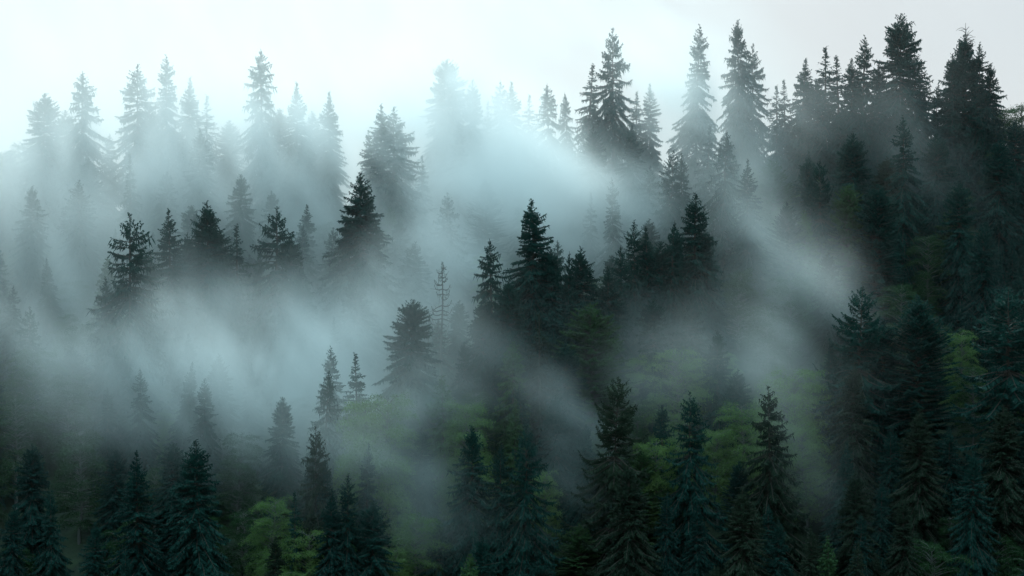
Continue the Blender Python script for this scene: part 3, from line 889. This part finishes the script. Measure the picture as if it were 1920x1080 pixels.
for (label, py, kind, x, y, h, leafy) in todo:
    label = ' '.join(label.split()[:16])
    while label.split()[-1] in ('the', 'of', 'a', 'right', 'left', 'between', 'and', 'in'):
        label = label.rsplit(' ', 1)[0]
    plant(kind, x, y, h, fr.uniform(0.8, 1.0), fr.uniform(0, 6.28), label,
          'leafy trees among the spruces' if leafy else 'spruces and firs on the misty hillside', lean=fr.normal(0, 0.03))

# the same forest carries on beyond both sides of the view and over the ridge
def woods():
    rg = np.random.default_rng(5)
    pts, kinds, scs, rots = [], [], [], []
    while len(pts) < 420:
        y = rg.uniform(372, 575); x = rg.uniform(-190, 190)
        hw = TH * y * 1.1
        yr = float(ridge_y(x))
        if abs(x) < hw and y < yr + 12:
            continue
        H = rg.uniform(17, 27)
        if abs(x) < hw and gz(x, y) + H > 5:          # behind the ridge only where nothing pokes over the skyline
            continue
        if pts and min((x - a[0]) ** 2 + (y - a[1]) ** 2 for a in pts) < 30:
            continue
        pts.append((x, y, gz(x, y) - 0.2)); kinds.append(int(rg.integers(0, 4))); scs.append(H / 30); rots.append(rg.uniform(0, 6.28))
    me = bpy.data.meshes.new('woods'); me.from_pydata(pts, [], [])
    for nm, ty, vals in (('kind_of_tree', 'INT', kinds), ('size', 'FLOAT', scs), ('turn', 'FLOAT', rots)):
        me.attributes.new(nm, ty, 'POINT').data.foreach_set('value', vals)
    ob = link('woods', me); ob['kind'] = 'stuff'; ob['label'] = 'spruce forest carrying on beyond the sides of the slope'
    ng = bpy.data.node_groups.new('woods', 'GeometryNodeTree')
    ng.interface.new_socket('Geometry', in_out='INPUT', socket_type='NodeSocketGeometry')
    ng.interface.new_socket('Geometry', in_out='OUTPUT', socket_type='NodeSocketGeometry')
    n = ng.nodes.new; L = ng.links.new
    gi = n('NodeGroupInput'); go = n('NodeGroupOutput'); jn = n('GeometryNodeJoinGeometry')
    def attr(nm, ty):
        a = n('GeometryNodeInputNamedAttribute'); a.data_type = ty; a.inputs['Name'].default_value = nm
        return a.outputs[0]
    kd, sz, tn = attr('kind_of_tree', 'INT'), attr('size', 'FLOAT'), attr('turn', 'FLOAT')
    cx = n('ShaderNodeCombineXYZ'); L(tn, cx.inputs['Z'])
    for i, k in enumerate(('sharp', 'fullc', 'full', 'sharpc')):
        eq = n('FunctionNodeCompare'); eq.data_type = 'INT'; eq.operation = 'EQUAL'
        ins = [q for q in eq.inputs if q.type == 'INT']
        L(kd, ins[0]); ins[1].default_value = i
        for nm, mesh in PROTO[k][0]:
            src = next(o for o in S.objects if o.type == 'MESH' and o.data == mesh)
            oi = n('GeometryNodeObjectInfo'); oi.transform_space = 'ORIGINAL'
            oi.inputs['Object'].default_value = src; oi.inputs['As Instance'].default_value = True
            ip = n('GeometryNodeInstanceOnPoints')
            L(gi.outputs[0], ip.inputs['Points']); L(eq.outputs[0], ip.inputs['Selection']); L(oi.outputs['Geometry'], ip.inputs['Instance'])
            L(cx.outputs[0], ip.inputs['Rotation']); L(sz, ip.inputs['Scale']); L(ip.outputs[0], jn.inputs[0])
    L(jn.outputs[0], go.inputs[0])
    ob.modifiers.new('woods', 'NODES').node_group = ng
woods()

# ------------------------------------------------------------------ mist: one density grid in the real air over the slope
def vn(u, v, w, seed):
    rg = np.random.default_rng(seed)
    lat = rg.random((64, 64, 64)).astype(np.float32)
    u = u + 400.3; v = v + 410.7; w = w + 420.1
    iu, iv, iw = (np.floor(q).astype(np.int32) for q in (u, v, w))
    fu, fv, fw = u - iu, v - iv, w - iw
    fu, fv, fw = (q * q * (3 - 2 * q) for q in (fu, fv, fw))
    o = 0
    for a in (0, 1):
        for b in (0, 1):
            for c in (0, 1):
                o = o + (fu if a else 1 - fu) * (fv if b else 1 - fv) * (fw if c else 1 - fw) * lat[(iu + a) & 63, (iv + b) & 63, (iw + c) & 63]
    return o

VS = 1.6
X0, X1, Y0, Y1, Z0, Z1 = -116, 116, 372, 572, -62, 62
gx = np.arange(X0, X1 + .1, VS); gy = np.arange(Y0, Y1 + .1, VS); gzz = np.arange(Z0, Z1 + .1, VS)
GX, GY, GZ = np.meshgrid(gx, gy, gzz, indexing='ij')
GRD = ground(GX[:, :, 0], GY[:, :, 0])[:, :, None]
HAG = GZ - GRD                                       # height above the ground

def canopy_y(px, py, h=17.0):
    y = 340.0
    while y < 540:
        x, z = pix(px, py, y)
        if y > ridge_y(x):
            return float(ridge_y(x))
        if gz(x, y) + h >= z:
            return y
        y += 1
    return y

# mist banks: (pixel x, pixel y of the centre, metres in front of the canopy there, half length, half thickness across, half depth in metres, tilt in degrees, density)
BANKS = [
 # the bright tongue pouring down the gully in the centre
 (1005, 335, 5, 14, 6, 11, -42, 0.070), (930, 350, 5, 15, 9, 11, -40, 0.055), (1070, 380, 7, 12, 6, 10, -40, 0.085),
 (960, 420, 4, 16, 7, 10, -25, 0.065), (870, 330, 4, 14, 10, 12, -70, 0.034), (830, 440, 3, 14, 9, 12, 70, 0.050),
 (770, 500, -5, 12, 7, 9, 60, 0.034), (690, 600, 3, 13, 8, 12, 50, 0.060), (640, 690, 3, 10, 5, 10, 20, 0.050),
 (850, 560, -8, 9, 6, 9, 80, 0.045), (880, 290, 5, 14, 8, 10, -50, 0.026), (1030, 270, 5, 12, 4, 8, -35, 0.014), (760, 330, 5, 12, 10, 9, 80, 0.018),
 # upper left, wide and soft
 (560, 230, 9, 24, 13, 13, 0, 0.034), (480, 300, 9, 24, 10, 13, 10, 0.034), (620, 340, 6, 14, 10, 11, 80, 0.026),
 (330, 325, 9, 24, 9, 12, -8, 0.036), (120, 330, 9, 22, 9, 12, -15, 0.034), (60, 400, 6, 14, 8, 12, -50, 0.040),
 (220, 240, 10, 26, 10, 12, 0, 0.026), (805, 190, 9, 10, 12, 12, 0, 0.032), (1010, 230, 8, 14, 5, 10, 0, 0.010), (1150, 150, 8, 8, 8, 8, 80, 0.012), (1305, 120, 8, 9, 8, 8, 80, 0.050), (560, 400, 4, 14, 8, 10, 70, 0.040), (290, 450, 3, 20, 6, 8, 20, 0.020),
 (130, 480, 4, 14, 10, 10, -50, 0.030), (460, 380, 4, 12, 5, 8, 0, 0.030),
 # pool of mist in the left gully
 (500, 710, 7, 18, 6, 10, 4, 0.095), (400, 685, 8, 20, 7, 9, -15, 0.056), (330, 620, 8, 18, 8, 8, -40, 0.040),
 (560, 620, 5, 12, 6, 8, -60, 0.045), (250, 700, 6, 18, 8, 8, -20, 0.028), (430, 570, 8, 16, 4, 7, -20, 0.022),
 (100, 650, 6, 18, 7, 9, -30, 0.022), (460, 800, 5, 16, 6, 9, -10, 0.030), (620, 820, 5, 9, 7, 8, 70, 0.035),
 (300, 800, 6, 14, 6, 8, -10, 0.020), (130, 770, 6, 12, 6, 8, -20, 0.014),
 # columns in front of the spur
 (735, 800, 7, 9, 3.2, 7, 55, 0.026), (790, 850, 6, 9, 3, 7, -60, 0.024), (730, 900, 5, 8, 3, 7, -50, 0.026), (810, 920, 3, 6, 3, 6, 60, 0.020), (1050, 800, 5, 6, 3, 6, -55, 0.024), (1085, 870, 5, 6, 2.6, 6, -65, 0.026),
 (880, 720, 6, 8, 5, 6, 60, 0.015), (1000, 740, 5, 9, 3.5, 6, -40, 0.012), (940, 660, 5, 9, 4, 6, -45, 0.010), (1060, 840, 5, 8, 4, 6, -50, 0.034), (1130, 720, 5, 8, 3, 6, -45, 0.018), (1330, 720, 5, 9, 4, 6, -50, 0.016), (690, 400, 12, 12, 6, 6, 80, 0.022), (840, 760, 5, 8, 4, 6, -60, 0.018), (1150, 660, 6, 9, 4, 6, -35, 0.014), (1230, 760, 7, 9, 4, 6, -50, 0.014), (900, 940, 3, 9, 4, 6, 0, 0.010), (690, 770, -2, 8, 5, 6, 20, 0.015),
 (700, 760, 4, 10, 4, 7, 30, 0.028), (1195, 612, 4, 7, 3.5, 6, -35, 0.032), (1240, 690, 5, 10, 6, 8, -30, 0.008),
 # right: the light shaft running down to the lower right
 (1240, 260, 6, 14, 5, 9, -75, 0.040), (1315, 210, 7, 14, 5, 9, -72, 0.034), (1390, 300, 8, 14, 4.5, 9, -65, 0.030),
 (1425, 400, 7, 11, 5, 7, -58, 0.020), (1490, 510, 8, 9, 6, 7, -50, 0.042), (1545, 570, 6, 6, 4, 6, -48, 0.035),
 (1375, 440, 6, 11, 5, 7, -65, 0.034), (1395, 640, 7, 9, 5, 7, -62, 0.045), (1425, 710, 5, 7, 4, 6, -60, 0.020),
 (1300, 330, 4, 12, 6, 8, -70, 0.040), (1200, 330, 4, 12, 6, 8, -75, 0.030), (1220, 180, 10, 14, 8, 9, 0, 0.020),
 (1700, 270, 8, 14, 5, 8, -40, 0.007), (1770, 330, 8, 10, 4, 8, -45, 0.007), (1490, 260, 8, 10, 4, 8, -60, 0.014),
 (1470, 830, 6, 10, 4, 7, -70, 0.014), (1540, 840, 6, 12, 7, 8, 60, 0.006), (1600, 200, 8, 10, 5, 8, 0, 0.005),
]
DEN = np.zeros_like(GX)
# the banks are torn by slow turbulence
WX = GX + 13 * (vn(GX / 19, GY / 19, GZ / 17, 21) - 0.5) + 7 * (vn(GX / 8, GY / 8, GZ / 7, 24) - 0.5)
WY = GY + 10 * (vn(GX / 19, GY / 19, GZ / 17, 22) - 0.5)
WZ = GZ + 13 * (vn(GX / 19, GY / 19, GZ / 17, 23) - 0.5) + 7 * (vn(GX / 8, GY / 8, GZ / 7, 25) - 0.5)
for (bx, by, front, a, b, c, tilt, s) in BANKS:
    yc = canopy_y(bx, by) - front
    xc, zc = pix(bx, by, yc)
    t = R(tilt)
    dx, dy, dz = WX - xc, WY - yc, WZ - zc
    # the long axis lies in the vertical plane across the valley, tipped back a little with the slope
    u = dx * math.cos(t) + (dz * 0.93 + dy * 0.37) * math.sin(t)
    v = -dx * math.sin(t) + (dz * 0.93 + dy * 0.37) * math.cos(t)
    w = dy * 0.93 - dz * 0.37
    DEN += s * np.exp(-((u / a) ** 2 + (v / b) ** 2 + (w / c) ** 2))
# thin cloud base over the ridge, thicker to the left, and a breath of mist among all the trees
left = 1 - smooth((GX - 5) / 60)
DEN += (0.0008 + 0.0075 * left) * smooth((GZ - 0 + 0.10 * GX) / 34) * smooth((GY - 470) / 30)
DEN += 0.0036 * smooth((GY - 402) / 50) * np.exp(-((HAG - 13) / 13) ** 2) * (0.12 + 0.9 * left)
# wisps: noise drawn out along the way the mist drifts
bend = R(-52) + 0.35 * np.sin(GX / 38.0 + 0.8) * (1 + 0 * GZ)
wu = GX * np.cos(bend) + GZ * np.sin(bend)
wv = -GX * np.sin(bend) + GZ * np.cos(bend)
ww = GY - 0.4 * GZ
wobble = 5 * (vn(GX / 22, GY / 22, GZ / 22, 9) - 0.5)
wv = wv + wobble
nn = 0.30 * vn(wu / 20, wv / 11, ww / 14, 1) + 0.36 * vn(wu / 10, wv / 4.5, ww / 8, 2) + 0.34 * vn(wu / 5.0, wv / 2.3, ww / 4.5, 3)
DEN *= np.clip((nn - 0.24) * 3.7, 0.14, 1.9)
edge = smooth((GX - X0) / 10) * smooth((X1 - GX) / 10) * smooth((GY - Y0) / 12) * smooth((Y1 - GY) / 12) * smooth((Z1 - GZ) / 6) * smooth((GZ - Z0) / 4)
DEN *= edge
FOG_GAIN = 0.75
DEN *= FOG_GAIN

def fog():
    nx, ny, nz = DEN.shape
    me = bpy.data.meshes.new('mist_density')
    me.vertices.add(DEN.size)
    co = np.stack([GX, GY, GZ], -1).astype(np.float32)
    me.vertices.foreach_set('co', co.ravel())
    at = me.attributes.new('mist', 'FLOAT', 'POINT')
    at.data.foreach_set('value', np.maximum(DEN * 100, 0.002).astype(np.float32).ravel())
    m = bpy.data.materials.new('mist'); m.use_nodes = True
    t = m.node_tree; t.nodes.clear()
    o = t.nodes.new('ShaderNodeOutputMaterial')
    pv = t.nodes.new('ShaderNodeVolumePrincipled')
    pv.inputs['Color'].default_value = (0.945, 0.957, 0.96, 1)
    pv.inputs['Density'].default_value = 0.01
    pv.inputs['Density Attribute'].default_value = 'density'
    pv.inputs['Anisotropy'].default_value = 0.45
    t.links.new(pv.outputs[0], o.inputs['Volume'])
    me.materials.append(m)
    ob = link('haze', me)
    ob['kind'] = 'stuff'
    ob['label'] = 'pale blue white mist drifting in banks between the trees'
    ng = bpy.data.node_groups.new('mist_volume', 'GeometryNodeTree')
    ng.interface.new_socket('Geometry', in_out='INPUT', socket_type='NodeSocketGeometry')
    ng.interface.new_socket('Geometry', in_out='OUTPUT', socket_type='NodeSocketGeometry')
    n = ng.nodes.new; L = ng.links.new
    gi = n('NodeGroupInput'); go = n('NodeGroupOutput')
    vc = n('GeometryNodeVolumeCube')
    vc.inputs['Min'].default_value = (X0, Y0, Z0)
    vc.inputs['Max'].default_value = (gx[-1], gy[-1], gzz[-1])
    vc.inputs['Resolution X'].default_value = nx
    vc.inputs['Resolution Y'].default_value = ny
    vc.inputs['Resolution Z'].default_value = nz
    pos = n('GeometryNodeInputPosition')
    sub = n('ShaderNodeVectorMath'); sub.operation = 'SUBTRACT'; sub.inputs[1].default_value = (X0, Y0, Z0)
    div = n('ShaderNodeVectorMath'); div.operation = 'DIVIDE'; div.inputs[1].default_value = (VS, VS, VS)
    add = n('ShaderNodeVectorMath'); add.operation = 'ADD'; add.inputs[1].default_value = (.5, .5, .5)
    flo = n('ShaderNodeVectorMath'); flo.operation = 'FLOOR'
    dt = n('ShaderNodeVectorMath'); dt.operation = 'DOT_PRODUCT'; dt.inputs[1].default_value = (ny * nz, nz, 1)
    L(pos.outputs[0], sub.inputs[0]); L(sub.outputs[0], div.inputs[0]); L(div.outputs[0], add.inputs[0]); L(add.outputs[0], flo.inputs[0]); L(flo.outputs[0], dt.inputs[0])
    na = n('GeometryNodeInputNamedAttribute'); na.data_type = 'FLOAT'; na.inputs['Name'].default_value = 'mist'
    si = n('GeometryNodeSampleIndex'); si.data_type = 'FLOAT'; si.domain = 'POINT'; si.clamp = True
    L(gi.outputs[0], si.inputs['Geometry']); L(na.outputs[0], si.inputs['Value']); L(dt.outputs['Value'], si.inputs['Index'])
    L(si.outputs[0], vc.inputs['Density'])
    sm = n('GeometryNodeSetMaterial'); sm.inputs['Material'].default_value = m
    L(vc.outputs[0], sm.inputs['Geometry']); L(sm.outputs[0], go.inputs[0])
    md = ob.modifiers.new('mist', 'NODES'); md.node_group = ng
fog()
